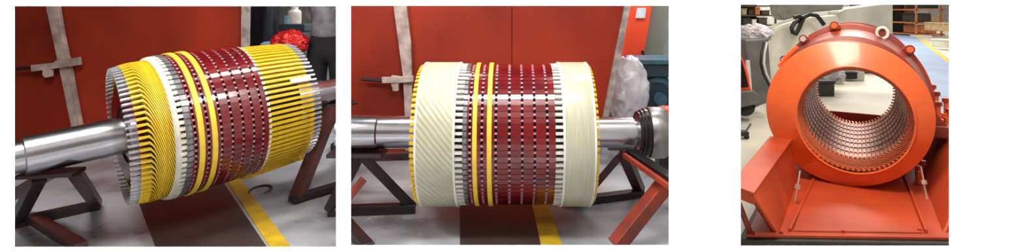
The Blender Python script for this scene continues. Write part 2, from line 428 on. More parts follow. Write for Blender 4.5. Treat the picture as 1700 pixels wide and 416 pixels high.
for o in [c for c in r1.children if c.name.startswith('bent_winding_bar')]:   # bars on the far side reach out less
    far = (1 - math.cos(DT + o.rotation_euler.x - R_(80))) / 2
    o.scale = (1 - .34 * far, 1, 1)
# an inner layer of bars seen between the outer ones
sb = bar_mesh([(.585, 0, .49), (.75, 0, .487), (.955, 0, .478)], .0105, .013).build('straight_winding_bar', 'bar_yellow', r1)
bar_mesh([(.95, 0, .478), (1.025, 0, .473)], .0075, .009).build('bare_tip', 'tip_silver', sb)
radial_copies(sb, NS, r1, 0.03)
# wrapped bar among the straight ones and the sagging bundle below
wb = bar_mesh([(.80, R_(62), .503), (.97, R_(62), .495)], .02, .006).build('taped_bar', 'insulation_white', r1)
# sagging pair of bars
inv = Matrix((n1, Vector((0, 0, 1)).cross(n1).normalized(), n1.cross(Vector((0, 0, 1)).cross(n1).normalized())))
def toR1(p): return inv @ (Vector(p) - A1)
p0 = toR1(P(404, 292, 4.2)); p1 = toR1(P(500, 259, 4.75)); p2 = toR1(P(516, 253, 4.84))
sg = MB().beam(p0, p1, .05, .05).build('loose_winding_bar', 'bar_yellow', r1)
MB().beam(p1, p2, .045, .045).build('bare_tip', 'comb_white', sg)

# ---- rotor with cream banding
r2 = thing('generator_rotor', 'large motor rotor with smooth cream banding on both sides of its red core', 'rotor')
axis_frame(r2, (0, 4.14, .66), (1, 0, 0))
rotor_core(r2, [-.284, -.203, -.109, -.018, .069, .153, .238], [(-.266, -.236), (-.169, -.137)], -.303, .294, (-.333, -.305))
MB().lathe([(-1.32, 0), (-1.32, .131), (-1.02, .131), (-1.01, .122), (-.60, .122), (-.60, .17), (.52, .17), (.52, .115), (.92, .115), (.92, .10), (1.25, .10), (1.25, 0)], 72, closed=False).build('shaft', 'steel', r2, smooth=True)
MB().lathe([(-.645, .17), (-.645, .47), (-.40, .47), (-.40, .17)], 96).build('winding_support', 'lacquer', r2, smooth=True)
MB().lathe([(.36, .17), (.36, .47), (.555, .47), (.555, .17)], 96).build('winding_support', 'lacquer', r2, smooth=True)
def band(x0, x1, m_):
    b = MB().lathe([(x0, .48), (x0, .528), (x0 + .01, .533), (x1 - .01, .533), (x1, .528), (x1, .48)], 160).build('cream_banding', m_, r2, smooth=True)
    for a_ in (x0, x1 - .010):
        MB().lathe([(a_ - .002, .50), (a_ - .002, .535), (a_ + .012, .535), (a_ + .012, .50)], 160).build('banding_edge', 'cream_edge', b, smooth=True)
band(-.655, -.387, 'cream_rippled'); band(.347, .565, 'cream')
for xa, xb in ((-.386, -.334), (.293, .346)):
    lm = MB()
    for j in range(NS):
        a = 2 * math.pi * (j + .5) / NS
        w_ = .0105
        b = bar_mesh([(xa, a, .508), (xb, a, .508)], w_, .014); lm.add(b.v, b.f)
    lm.build('slot_liner', 'comb_white', r2)
    MB().lathe([(xa, .40), (xa, .492), (xb, .492), (xb, .40)], 120).build('liner_backing', 'duct_black', r2, smooth=True)
for xa, xb in ((-.650, -.690), (.560, .588)):
    tb = bar_mesh([(xa, 0, .505), (xb, 0, .498)], .0115, .015).build('winding_bar_end', 'bar_yellow', r2)
    radial_copies(tb, NS, r2, 0.0)

# bearing on the right journal of the banded rotor
br = thing('roller_bearing', 'dark roller bearing pushed onto the right shaft end of the banded rotor', 'bearing')
axis_frame(br, (0, 4.14, .66), (1, 0, 0))
MB().lathe([(.955, .101), (.955, .135), (.97, .14), (1.05, .14), (1.05, .101)], 72).build('inner_race', 'bearing_steel', br, smooth=True)
for k, (xx, rr) in enumerate(((.955, .158), (.978, .171), (1.001, .181))):
    MB().lathe([(xx, rr - .018), (xx - .004, rr - .014), (xx - .004, rr - .003), (xx, rr), (xx + .024, rr), (xx + .024, rr - .018)], 72).build('seal_ring', 'bearing_dark', br, smooth=True)
MB().lathe([(.99, .125), (.99, .17), (1.06, .17), (1.06, .125)], 72).build('roller_cage', 'dark_steel', br, smooth=True)
MB().lathe([(1.045, .15), (1.035, .186), (1.045, .192), (1.15, .192), (1.16, .186), (1.15, .15)], 72).build('outer_race', 'bearing_steel', br, smooth=True)

# ------------------------------------------------------------------ trestles carrying the shafts
def stand(label, loc, pieces, name='shaft_trestle', cat='trestle'):
    o = thing(name, label, cat, loc)
    for nm, m_, args in pieces:
        rel(MB().beam(*args), o).build(nm, m_, o, bevel=.004)
    return o
g0 = lambda x, y, z=.035: Vector((F(x, y).x, F(x, y).y, z))
# left stand of the open-bar rotor
ap = A1 + n1 * -.62; apt = Vector((ap.x, ap.y, ap.z - .165))
stand('dark steel trestle under the long left shaft of the open-bar rotor', (ap.x, ap.y, 0), [
    ('leg', 'dark_steel', (apt + Vector((-.05, 0, 0)), g0(28, 374), .075, .075)),
    ('leg', 'stand_brown', (apt + Vector((.10, .10, .0)), g0(160, 345), .075, .06)),
    ('base_rail', 'dark_steel', (g0(20, 378), g0(165, 346), .07, .07)),
    ('leg', 'stand_brown', (apt + Vector((-.13, .25, -.02)), g0(5, 340), .07, .07)),
    ('base_rail', 'stand_brown', (g0(55, 368), g0(135, 418), .08, .05)),
    ('saddle_plate', 'dark_steel', (apt + Vector((-.16, 0, .015)), apt + Vector((.16, .06, .015)), .16, .025))])
# right stand of the open-bar rotor
bp = A1 + n1 * 1.42; bpt = Vector((bp.x, bp.y, bp.z - .14))
stand('red-brown steel trestle at the right shaft end of the open-bar rotor', (bp.x, bp.y, 0), [
    ('leg', 'stand_brown', (bpt + Vector((.02, -.10, 0)), g0(492, 336), .10, .09)),
    ('base_rail', 'dark_steel', (g0(484, 338), g0(575, 310), .10, .05)),
    ('leg', 'dark_steel', (bpt + Vector((.06, .1, 0)), g0(572, 262), .08, .08)),
    ('base_rail', 'dark_steel', (g0(575, 310), g0(572, 262), .08, .05)),
    ('saddle_plate', 'dark_steel', (bpt + Vector((-.15, -.10, .012)), bpt + Vector((.17, .10, .012)), .14, .025))])
# left stand of the banded rotor
stand('dark triangular steel trestle under the left shaft of the banded rotor', (-1.15, 4.14, 0), [
    ('leg', 'dark_steel', (Vector((-1.14, 4.1, .50)), g0(684, 350), .075, .075)),
    ('leg', 'dark_steel', (Vector((-1.16, 4.1, .50)), g0(548, 356), .075, .075)),
    ('base_rail', 'dark_steel', (g0(545, 357), g0(690, 352), .08, .07)),
    ('brace', 'stand_red', (P(604, 296, 4.0), P(560, 352, 3.9), .045, .045)),
    ('base_rail', 'dark_steel', (g0(570, 372), g0(612, 420), .08, .06)),
    ('saddle_plate', 'dark_steel', (Vector((-1.38, 4.12, .508)), Vector((-.97, 4.12, .508)), .2, .03)),
    ('cross_rail', 'stand_brown', (P(560, 262, 4.5), P(690, 258, 4.5), .06, .06))])
# right stand of the banded rotor
stand('red-brown steel trestle under the right shaft of the banded rotor', (.98, 4.14, 0), [
    ('leg', 'stand_brown', (P(1036, 256, 4.25), g0(1062, 322), .085, .07)),
    ('leg', 'stand_brown', (P(1030, 258, 4.3), g0(962, 344), .06, .05)),
    ('base_rail', 'dark_steel', (g0(942, 342), g0(1066, 326), .085, .055)),
    ('leg', 'stand_red', (P(1108, 300, 3.75), g0(1022, 416), .10, .09)),
    ('channel', 'black', (P(1046, 253, 4.05), P(1122, 302, 3.55), .08, .05)),
    ('channel_flange', 'stand_red', (P(1036, 257, 4.0), P(1118, 314, 3.5), .03, .035))])

# ------------------------------------------------------------------ locking bars on the red walls
def lock(label, Yl, post, cross, rod, tab, loc):
    o = thing('locking_bar', label, 'locking bar', loc)
    rel(face(post, Yl, .05), o).build('post', 'strap_grey', o, bevel=.006)
    rel(face(cross, Yl - .05, .05), o).build('crossbar', 'strap_grey', o, bevel=.006)
    rel(MB().tube([P(*rod[0], Yl - .03), P(*rod[1], Yl - .03)], .018, 10), o).build('handle_rod', 'dark_steel', o, smooth=True)
    rel(face(tab, Yl - .06, .05), o).build('latch_tab', 'strap_grey', o, bevel=.004)
lock('weathered grey locking bar with cross handle on the red wall left of the open-bar rotor', YR - .07,
     [(74, 5), (95, 5), (104, 60), (117, 120), (133, 207), (133, 235), (119, 235), (117, 207), (100, 125), (84, 50)],
     [(50, 108), (88, 104), (92, 100), (129, 95), (131, 108), (104, 112), (51, 119)], [(0, 118), (52, 112)],
     [(70, 115), (83, 114), (83, 127), (74, 129), (70, 124)], P(110, base_y, YR - .07))
lock('pale pinkish-grey locking bar with cross handle left of the banded rotor', YR - .07,
     [(652, 5), (674, 5), (682, 70), (684, 140), (683, 200), (683, 250), (672, 250), (672, 200), (669, 130), (661, 70)],
     [(633, 128), (648, 128), (650, 125), (664, 127), (686, 126), (686, 136), (660, 138), (634, 138)], [(600, 131), (636, 134)],
     [(649, 139), (661, 139), (661, 151), (652, 151)], P(680, base_y, YR - .07))

# ------------------------------------------------------------------ behind the open-bar rotor
cb = thing('tall_cabinet', 'tall grey cabinet standing far behind the red plastic bundle', 'cabinet', (P(515, 0, 8.4).x, 8.4, 0))
a_, b_ = P(492, 0, 8.4), P(532, 0, 8.4)
rel(MB().box((a_.x, 8.4, 0), (b_.x, 8.9, 2.3)), cb).build('body', 'cabinet_grey', cb, bevel=.01)
rel(MB().box((a_.x + .03, 8.37, .1), (b_.x - .02, 8.4, 2.25)), cb).build('door', 'cabinet_grey', cb, bevel=.008)
struct('trim_3', MB().box((P(536, 0, 8.2).x, 8.2, 0), (P(554, 0, 8.2).x, 8.5, 3.4)), 'wall_white')
# coat
def column(profile, Y, n=28, wob=.12, seed=0.):     # hanging folded cloth: profile = [(y px, x centre px, half width px, depth)]
    m = MB(); vs = []; fs = []; k = len(profile)
    for i, (y, cx, hw, dp) in enumerate(profile):
        c = P(cx, y, Y); hw = hw / F_PX * Y
        for j in range(n):
            a = 2 * math.pi * j / n; q = 1 + wob * math.sin(5 * a + seed + i * .35) + wob * .5 * math.sin(11 * a + i)
            vs.append(c + Vector((hw * math.cos(a) * q, dp * math.sin(a) * q, 0)))
    for i in range(k - 1):
        for j in range(n): fs.append((i * n + j, i * n + (j + 1) % n, (i + 1) * n + (j + 1) % n, (i + 1) * n + j))
    fs += [tuple(range(n)), tuple(range((k - 1) * n, k * n))]
    return m.add(vs, fs)
cr = thing('coat_stand', 'dark post with hook arms carrying the navy coat', 'coat stand', (P(443, 0, 7.6).x, 7.6, 0))
rel(MB().tube([(P(443, 0, 7.6).x, 7.6, 0.03), (P(443, 0, 7.6).x, 7.6, 2.1)], .03, 12), cr).build('pole', 'black', cr, smooth=True)
rel(MB().tube([(P(443, 0, 7.6).x, 7.6, 0), (P(443, 0, 7.6).x, 7.6, .04)], [.26, .2], 24), cr).build('base', 'black', cr, smooth=True)
rel(MB().tube([(P(425, 0, 7.6).x, 7.6, 1.98), (P(443, 0, 7.6).x, 7.6, 1.93), (P(461, 0, 7.6).x, 7.6, 1.98)], .02, 8), cr).build('hook_arm', 'black', cr, smooth=True)
tag(column([(-35, 443, 6, .05), (-22, 440, 20, .1), (5, 439, 23, .13), (35, 438, 24, .14), (60, 440, 21, .13), (88, 436, 24, .13), (100, 436, 22, .12)], 7.4).build('hanging_coat', 'navy_cloth', smooth=True),
    'dark navy coat hanging between the red wall and the blue machine', 'coat')
# blue machine with light-blue cover
m1 = thing('blue_machine', 'small blue machine half hidden behind the open-bar rotor under the red bundle', 'machine', (P(475, 0, 6.6).x, 6.6, 0))
def mpart(nm, m_, mb, o, **k): return rel(mb, o).build(nm, m_, o, **k)
a_ = P(432, 200, 6.5); b_ = P(500, 72, 6.5)
mpart('housing', 'machine_blue', MB().box((a_.x, 6.5, 0), (b_.x, 7.3, P(0, 78, 6.5).z)), m1, bevel=.03)
mpart('cover', 'light_blue', pbox(428, 70, 470, 110, 6.4, .5), m1, bevel=.05)
mpart('top_plate', 'machine_dark', pbox(462, 40, 505, 52, 6.9, .5), m1, bevel=.01)
mpart('column', 'machine_blue', pbox(468, 52, 496, 82, 6.95, .4), m1, bevel=.02)
mpart('hand_lever', 'black', MB().tube([P(466, 62, 6.85), P(478, 56, 6.8), P(490, 66, 6.75), P(496, 60, 6.7)], .018, 8), m1, smooth=True)
mpart('spindle_head', 'light_blue', pbox(470, 26, 480, 42, 7.0, .2), m1, bevel=.02)
# white canister
cn = thing('white_canister', 'white plastic canister standing on the blue machine behind the red bundle', 'canister', P(488, 40, 7.1))
c0 = P(489, 40, 7.1)
rel(MB().tube([c0, c0 + Vector((0, 0, .03)), c0 + Vector((0, 0, .16)), c0 + Vector((0, 0, .19))], [.075, .085, .085, .06], 20), cn).build('body', 'comb_white', cn, smooth=True)
rel(MB().tube([c0 + Vector((0, 0, .19)), c0 + Vector((0, 0, .23))], [.045, .045], 16), cn).build('cap', 'comb_white', cn, smooth=True)
# red bundle
rb = blob('red_bundle', P(481, 72, 6.12), (.19, .18, .14), 'red_plastic', None, .26, 2.4, 3.1, 5, .9, True)
tag(rb, 'crumpled bright red plastic bundle lying above the right bar ends of the open-bar rotor', 'plastic bundle')

# ------------------------------------------------------------------ person in grey shirt
px0, PY = 545, 6.32
S = 1.02
pc = P(px0, 0, PY)
per = thing('person', 'person in a grey long-sleeved shirt and black trousers standing behind the right rotor end', 'person', (pc.x, PY, 0))
def skinned(name, m_, verts, edges, radii, parent, sub=2, root=0):
    me = bpy.data.meshes.new(name); me.from_pydata([tuple(Vector(v) * U) for v in verts], edges, [])
    o = bpy.data.objects.new(name, me); C.objects.link(o); o.parent = parent
    sk = o.modifiers.new('skin', 'SKIN')
    for i, r in enumerate(radii):
        rr = r if isinstance(r, tuple) else (r, r)
        me.skin_vertices[0].data[i].radius = (rr[0] * U, rr[1] * U)
    me.skin_vertices[0].data[root].use_root = True
    sk.use_smooth_shade = True
    sb_ = o.modifiers.new('subdivision', 'SUBSURF'); sb_.levels = sub; sb_.render_levels = sub
    me.materials.append(M[m_]); return o
bv = [(0, 0, 1.22), (0, 0, 1.42), (0, 0, 1.64), (0, 0, 1.84), (0, 0, 1.98), (0, -.02, 2.10), (0, -.01, 2.2),
      (-.12, 0, 1.12), (-.14, -.01, .66), (-.15, .02, .12), (-.16, -.16, .05),
      (.12, 0, 1.12), (.14, -.01, .66), (.15, .02, .12), (.16, -.16, .05),
      (-.24, 0, 1.86), (-.27, .13, 1.54), (-.10, .21, 1.36), (-.04, .23, 1.30),
      (.24, 0, 1.86), (.27, .13, 1.54), (.10, .21, 1.34), (.04, .23, 1.28)]
be = [(0, 1), (1, 2), (2, 3), (3, 4), (4, 5), (5, 6), (0, 7), (7, 8), (8, 9), (9, 10), (0, 11), (11, 12), (12, 13), (13, 14),
      (3, 15), (15, 16), (16, 17), (17, 18), (3, 19), (19, 20), (20, 21), (21, 22)]
brd = [(.17, .12), (.16, .11), (.18, .12), (.17, .11), .065, (.10, .12), .07, .10, .072, .05, .045, .10, .072, .05, .045, .075, .052, .04, .035, .075, .052, .04, .035]
skinned('body', 'skin', bv, be, brd, per)
# hands: palm with four fingers and a thumb, slightly curled
for sx, wrist in ((-1, (-.05, .26, 1.30)), (1, (.05, .29, 1.28))):
    wv = Vector(wrist); vs = [wv, wv + Vector((0, -.03, -.05)), wv + Vector((0, -.05, -.10))]; ed = [(0, 1), (1, 2)]; rd = [(.035, .02), (.045, .018), (.045, .016)]
    for q, ln in zip((-.036, -.012, .012, .034), (.075, .088, .082, .062)):
        b0 = len(vs); vs += [wv + Vector((q, -.052, -.11)), wv + Vector((q, -.065, -.11 - ln * .55)), wv + Vector((q, -.055, -.11 - ln))]
        ed += [(2, b0), (b0, b0 + 1), (b0 + 1, b0 + 2)]; rd += [.011, .0105, .009]
    b0 = len(vs); vs += [wv + Vector((-.05 * sx, -.04, -.06)), wv + Vector((-.065 * sx, -.06, -.10))]
    ed += [(1, b0), (b0, b0 + 1)]; rd += [.013, .011]
    skinned('hand', 'skin', vs, ed, rd, per, 1)
skinned('trousers', 'trouser_black', [(0, 0, 1.40), (0, 0, 1.2), (-.12, 0, 1.10), (-.145, -.01, .66), (-.155, .02, .10), (.12, 0, 1.10), (.145, -.01, .66), (.155, .02, .10)],
        [(0, 1), (1, 2), (2, 3), (3, 4), (1, 5), (5, 6), (6, 7)], [(.20, .15), (.22, .16), .15, .115, .095, .15, .115, .095], per)
skinned('shirt', 'shirt_grey', [(0, 0, 1.17), (0, 0, 1.42), (0, 0, 1.64), (0, 0, 1.84), (0, 0, 1.93), (-.24, 0, 1.865), (-.27, .13, 1.54), (-.12, .20, 1.38), (.24, 0, 1.865), (.27, .13, 1.54), (.12, .20, 1.37)],
        [(0, 1), (1, 2), (2, 3), (3, 4), (3, 5), (5, 6), (6, 7), (3, 8), (8, 9), (9, 10)], [(.225, .165), (.205, .15), (.21, .145), (.20, .13), (.09, .09), .09, .068, .052, .09, .068, .052], per)
hd = skinned('hair', 'hair', [(0, .01, 2.17), (0, .01, 2.25), (0, .055, 2.12)], [(0, 1), (0, 2)], [(.11, .12), (.07, .08), .07], per)
for ex in (-.04, .04):
    blob('eye', (0, 0, 0), (.014, .010, .012), 'black', None, 0, 1, 0, 2).parent = per
    C.objects[-1].location = Vector((ex, -.135, 2.12)) * U
MB().tube([(0, -.13, 2.13), (0, -.155, 2.08), (0, -.14, 2.065)], [.008, .016, .012], 8).build('nose', 'skin', per, smooth=True)
MB().tube([(-.028, -.128, 2.03), (0, -.138, 2.027), (.028, -.128, 2.03)], .007, 6).build('mouth', 'stand_red', per, smooth=True)
for sx in (-1, 1):
    MB().box((.16 * sx - .055, -.27, 0), (.16 * sx + .055, .07, .10)).build('shoe', 'black', per, bevel=.03)

# ------------------------------------------------------------------ behind the banded rotor, right
oc = thing('orange_cabinet', 'bright orange electrical cabinet behind the edge of the red wall', 'cabinet', P(1065, 300, 8.3))
oc.location.z = 0
rel(MB().prism([P(1048, -60, 8.3), P(1102, -60, 8.3), P(1083, 10, 8.3), P(1068, 99, 8.3), P(1033, 99, 8.3), P(1045, 10, 8.3)], (0, .3, 0)), oc).build('door', 'orange_cabinet', oc, bevel=.01)
rel(face([(1058, 13), (1073, 13), (1071, 30), (1055, 30)], 8.28, .015), oc).build('paper_notice', 'paper', oc)
rel(MB().box((P(1033, 0, 8.3).x, 8.32, 0), (P(1066, 0, 8.3).x, 8.58, P(0, 99, 8.3).z)), oc).build('plinth', 'machine_dark', oc)
rel(MB().tube([P(1066, 84, 8.27), P(1069, 92, 8.27)], .02, 8), oc).build('handle', 'black', oc)
gc = thing('tall_cabinet', 'tall grey-green cabinet right of the orange cabinet', 'cabinet', (P(1088, 0, 8.65).x, 8.65, 0))
rel(face([(1074, -70), (1122, -70), (1100, 92), (1070, 92)], 8.65, .35), gc).build('body', 'cabinet_grey', gc, bevel=.01)
rel(MB().box((P(1071, 0, 8.65).x, 8.67, 0), (P(1100, 0, 8.65).x, 8.98, P(0, 92, 8.65).z)), gc).build('plinth', 'cabinet_grey', gc)
# plastic-wrapped bundle
pw = blob('plastic_wrapped_bundle', P(1040, 150, 6.35), (.25, .22, .40), 'plastic_wrap', None, .15, 1.5, 1.7, 5, 3, True)
tag(pw, 'cloudy white plastic-wrapped bundle standing beside the blue motor behind the bearing', 'wrapped bundle')
a_ = P(1040, 196, 6.35)
crt = thing('wooden_crate', 'crate carrying the white plastic-wrapped bundle, mostly hidden by the shaft', 'crate', (a_.x, 6.35, 0))
rel(MB().box((a_.x - .25, 6.15, 0), (a_.x + .25, 6.6, a_.z + .02)), crt).build('box', 'rack_brown', crt, bevel=.01)
# blue motor
bm2 = thing('blue_motor', 'dark blue-grey electric motor with flat top behind the right bearing', 'motor', (P(1095, 0, 6.9).x, 6.9, 0))
mpart('terminal_box', 'machine_dark', pbox(1066, 106, 1120, 128, 6.7, .6), bm2, bevel=.02)
mpart('top_plate', 'machine_blue', pbox(1058, 99, 1124, 107, 6.65, .7), bm2, bevel=.01)
cc = P(1092, 162, 6.8)
def drum(c, r, L_, ax=(0, 1, 0), n=40):
    ax = Vector(ax); return MB().tube([c, c + ax * .02, c + ax * (L_ - .02), c + ax * L_], [r * .92, r, r, r * .92], n)
mpart('motor_body', 'machine_blue', drum(cc, .27, .7), bm2, smooth=True)
mpart('end_shield', 'machine_dark', drum(cc + Vector((0, -.06, 0)), .19, .1), bm2, smooth=True)
mpart('shaft_hub', 'machine_blue', drum(cc + Vector((0, -.16, 0)), .08, .12), bm2, smooth=True)
mpart('foot', 'machine_dark', MB().box((cc.x - .3, 6.8, 0), (cc.x + .3, 7.5, cc.z - .22)), bm2, bevel=.02)
for k in range(5):
    an = R_(30 + 30 * k); mpart('cooling_rib', 'machine_dark', MB().beam(cc + Vector((math.cos(an) * .28, .1, math.sin(an) * .28)), cc + Vector((math.cos(an) * .28, .66, math.sin(an) * .28)), .02, .05), bm2)
tag(blob('orange_rag', P(1106, 186, 5.3), (.11, .09, .06), 'orange_cabinet', None, .25, 2.2, .6, 4, .8), 'orange cloth lying behind the top of the bearing', 'cloth')
sp = thing('support_post', 'dark post carrying the orange cloth behind the bearing', 'post', (P(1106, 0, 5.3).x, 5.3, 0))
zc = P(0, 190, 5.3).z
rel(MB().box((P(1106, 0, 5.3).x - .09, 5.22, 0), (P(1106, 0, 5.3).x + .09, 5.38, zc - .02)), sp).build('post', 'dark_steel', sp)
rel(MB().box((P(1106, 0, 5.3).x - .13, 5.2, zc - .02), (P(1106, 0, 5.3).x + .13, 5.4, zc)), sp).build('top_plate', 'dark_steel', sp)

# ------------------------------------------------------------------ stator in its cradle
YAW = R_(32.5)
O3 = Vector((2.278, 3.571, 0))
def local(o):
    o.location = O3 * U; o.rotation_euler = (0, 0, -YAW); return o
def W3(u, v, z): return O3 + Vector((math.cos(YAW) * u + math.sin(YAW) * v, -math.sin(YAW) * u + math.cos(YAW) * v, z))
st = local(thing('stator', 'orange-red painted ring-shaped stator with open bore sitting in the cradle', 'stator'))
NR = 128
# end flange facing the viewer
fl = MB().loft([(1.32, -.09, .73, .590, 1), (1.14, -.09, .73, .598, 1), (1.115, -.09, .73, .605, 1), (1.095, -.09, .73, .603, 1), (1.085, -.088, .729, .590, 1),
                (1.03, -.045, .702, .462, .96), (1.005, -.037, .695, .446, .95), (1.000, -.034, .693, .437, .95), (1.003, -.033, .693, .430, .95), (1.02, -.033, .693, .428, .95),
                (1.035, -.033, .694, .44, .96), (1.06, -.033, .70, .48, .98), (1.32, -.04, .71, .50, 1)], NR, closed=True, zmin=.122)
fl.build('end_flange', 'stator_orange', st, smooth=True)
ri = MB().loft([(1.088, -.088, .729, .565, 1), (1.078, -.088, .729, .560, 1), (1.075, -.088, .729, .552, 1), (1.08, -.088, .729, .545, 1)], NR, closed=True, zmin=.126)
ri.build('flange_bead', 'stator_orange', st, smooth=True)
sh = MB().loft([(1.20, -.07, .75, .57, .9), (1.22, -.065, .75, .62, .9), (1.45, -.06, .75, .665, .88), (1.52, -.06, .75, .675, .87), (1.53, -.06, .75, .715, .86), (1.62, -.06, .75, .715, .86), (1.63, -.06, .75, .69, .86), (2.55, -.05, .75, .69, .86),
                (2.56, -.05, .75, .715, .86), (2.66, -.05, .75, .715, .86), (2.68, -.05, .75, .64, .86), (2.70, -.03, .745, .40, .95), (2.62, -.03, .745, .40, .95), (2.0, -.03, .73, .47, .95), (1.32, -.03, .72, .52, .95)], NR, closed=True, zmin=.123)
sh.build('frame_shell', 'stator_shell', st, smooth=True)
# lugs and bolts on the shell rim
for px, py in ((1312, 98), (1345, 62), (1398, 47), (1507, 78)):
    an = math.atan2(165 - py, px - 1421)
    c = Vector((-.06 + .86 * .715 * math.cos(an), 1.56, .75 + .715 * math.sin(an)))
    d = Vector((math.cos(an), 0, math.sin(an)))
    lg = MB().beam(c + Vector((0, -.10, 0)) - d * .02, c + Vector((0, .10, 0)) - d * .02, .09, .05, up=d).build('lug', 'stator_shell', st, bevel=.01)
    bo = MB().tube([c + Vector((0, -.16, 0)), c + Vector((0, -.10, 0))], .026, 6).build('bolt', 'stator_orange' if px not in (1312, 1345) else 'zinc', lg)
    MB().tube([c + Vector((0, -.115, 0)), c + Vector((0, -.10, 0))], .038, 18).build('washer', 'stator_shell', lg, smooth=True)
# bright lifting eye
an = math.atan2(165 - 52, 1470 - 1421); c = Vector((-.06 + .86 * .70 * math.cos(an), 1.44, .75 + .70 * math.sin(an)))
ring_pts = [c + Vector((.040 * math.cos(t), 0, .048 * math.sin(t))) for t in [2 * math.pi * k / 24 for k in range(25)]]
MB().tube(ring_pts, .013, 10, cap=False).build('lifting_eye', 'comb_white', st, smooth=True)
MB().beam(c + Vector((0, .015, 0)), c + Vector((0, .12, 0)), .09, .09).build('eye_block', 'stator_shell', st, bevel=.01)
# jacking strip along the upper left of the flange
for a0, a1, rr in ((R_(150), R_(128), .655),):
    pts = [Vector((-.08 + .93 * rr * math.cos(a0 + (a1 - a0) * k / 8), 1.30, .74 + rr * math.sin(a0 + (a1 - a0) * k / 8))) for k in range(9)]
    MB().tube(pts, .022, 8).build('edge_strip', 'stator_orange', st, smooth=True)
# bore: packets of laminations with ducts
def ylathe(mb): mb.v = [Vector((-p.y, p.x, p.z)) for p in mb.v]; return mb   # local X axis -> local Y axis
vs_ = [1.24 + (2.55 - 1.24) * k / 8 for k in range(9)]
for k in range(8):
    a0, a1 = vs_[k], vs_[k + 1] - .010; Rk = .378 - .03 * (k + .5) / 8; zc_ = .712 + .03 * (k + .5) / 8
    m = ylathe(packet(a0, a1, Rk, Rk + .05, MB(), N=72, depth=.012, frac=.80, inward=True))
    m.v = [p + Vector((-.028, 0, zc_)) for p in m.v]
    m.build('bore_packet', ['bore_copper', 'copper_bar'], st)
bk = MB().loft([(1.24, -.028, .712, .40, 1), (2.56, -.028, .742, .37, 1), (2.56, -.028, .742, .42, 1), (1.24, -.028, .712, .46, 1)], 96, closed=True)
bk.build('bore_backing', 'duct_black', st, smooth=True)
MB().loft([(1.05, -.03, .702, .452, .97), (1.20, -.03, .71, .415, 1), (1.245, -.028, .711, .402, 1), (1.245, -.028, .711, .45, 1), (1.06, -.03, .702, .47, .98)], 96, closed=True).build('winding_chamber', 'duct_black', st, smooth=True)
# slot ends: light teeth at the near and far edge of the bore
for v0, v1, Rk, zc_ in ((1.205, 1.245, .382, .711), (2.53, 2.57, .345, .742)):
    lm = MB()
    for j in range(72):
        a = 2 * math.pi * (j + .4) / 72; d = Vector((math.cos(a), 0, math.sin(a))); t_ = Vector((-math.sin(a), 0, math.cos(a)))
        c = Vector((-.028, 0, zc_)) + d * Rk
        lm.sweep([(c + Vector((0, v0, 0)) + d * .02 + t_ * .012, t_ * .007, d * .012), (c + Vector((0, v1, 0)), t_ * .007, d * .012)], [(-1, -1), (1, -1), (1, 1), (-1, 1)])
    lm.build('slot_tooth_ring', 'copper_light', st)
# overhanging winding bars
for nm, v0, v1, r0, r1, zc0 in (('end_winding_bar', 1.045, 1.21, .424, .388, .704),):
    pts = []
    for i in range(7):
        t = i / 6; a = R_(-26) * t; rr = r0 + (r1 - r0) * t
        c = Vector((rr * math.cos(a), v0 + (v1 - v0) * t, rr * math.sin(a)))
        d = Vector((math.cos(a), 0, math.sin(a))); tt = Vector((-math.sin(a), 0, math.cos(a)))
        pts.append((c, tt * .0085, d * .012))
    base = MB().sweep(pts, [(-1, -1), (1, -1), (1, 1), (-1, 1)]).build(nm, 'copper_bar', st)
    for j in range(72):
        o = base if j == 0 else base.copy()
        if j: C.objects.link(o); o.parent = st
        o.location = Vector((-.030, 0, zc0)) * U; o.rotation_euler = (0, -2 * math.pi * j / 72, 0)
# mounting bracket with bolts on the right side
bk = MB().box((.50, 1.75, .472), (.80, 2.45, .58)).build('mounting_foot', 'stator_shell', st, bevel=.01)
MB().box((.50, 1.75, .58), (.55, 2.45, .68)).build('foot_web', 'stator_shell', st, bevel=.01)
MB().prism([(.54, 1.80, .58), (.66, 1.80, .58), (.54, 1.80, .74)], (0, .04, 0)).build('gusset', 'stator_shell', st)
MB().prism([(.54, 2.35, .58), (.68, 2.35, .58), (.54, 2.35, .80)], (0, .04, 0)).build('gusset', 'stator_shell', st)
for uu, vv, hh in ((.60, 1.86, .20), (.70, 1.98, .13), (.61, 2.10, .26), (.70, 2.22, .19), (.60, 2.30, .30)):
    b = MB().tube([(uu, vv, .58), (uu, vv, .58 + hh)], .022, 12).build('anchor_bolt', 'stator_orange', st, smooth=True)
    MB().tube([(uu, vv, .58), (uu, vv, .625)], .045, 6).build('nut', 'stator_orange', b)
    MB().tube([(uu, vv, .54 + hh), (uu, vv, .575 + hh)], .034, 6).build('cap_nut', 'stator_shell', b)
for px, py in ((1524, 276), (1533, 268), (1527, 286)):     # small clamps where the ring meets the cradle
    q = F(px, py, .22); d = q - O3; u_ = d.x * math.cos(YAW) - d.y * math.sin(YAW); v_ = d.x * math.sin(YAW) + d.y * math.cos(YAW)
    MB().tube([(u_, v_, .125), (u_, v_, .23)], .022, 8).build('clamp_bolt', 'stator_orange', st, smooth=True)

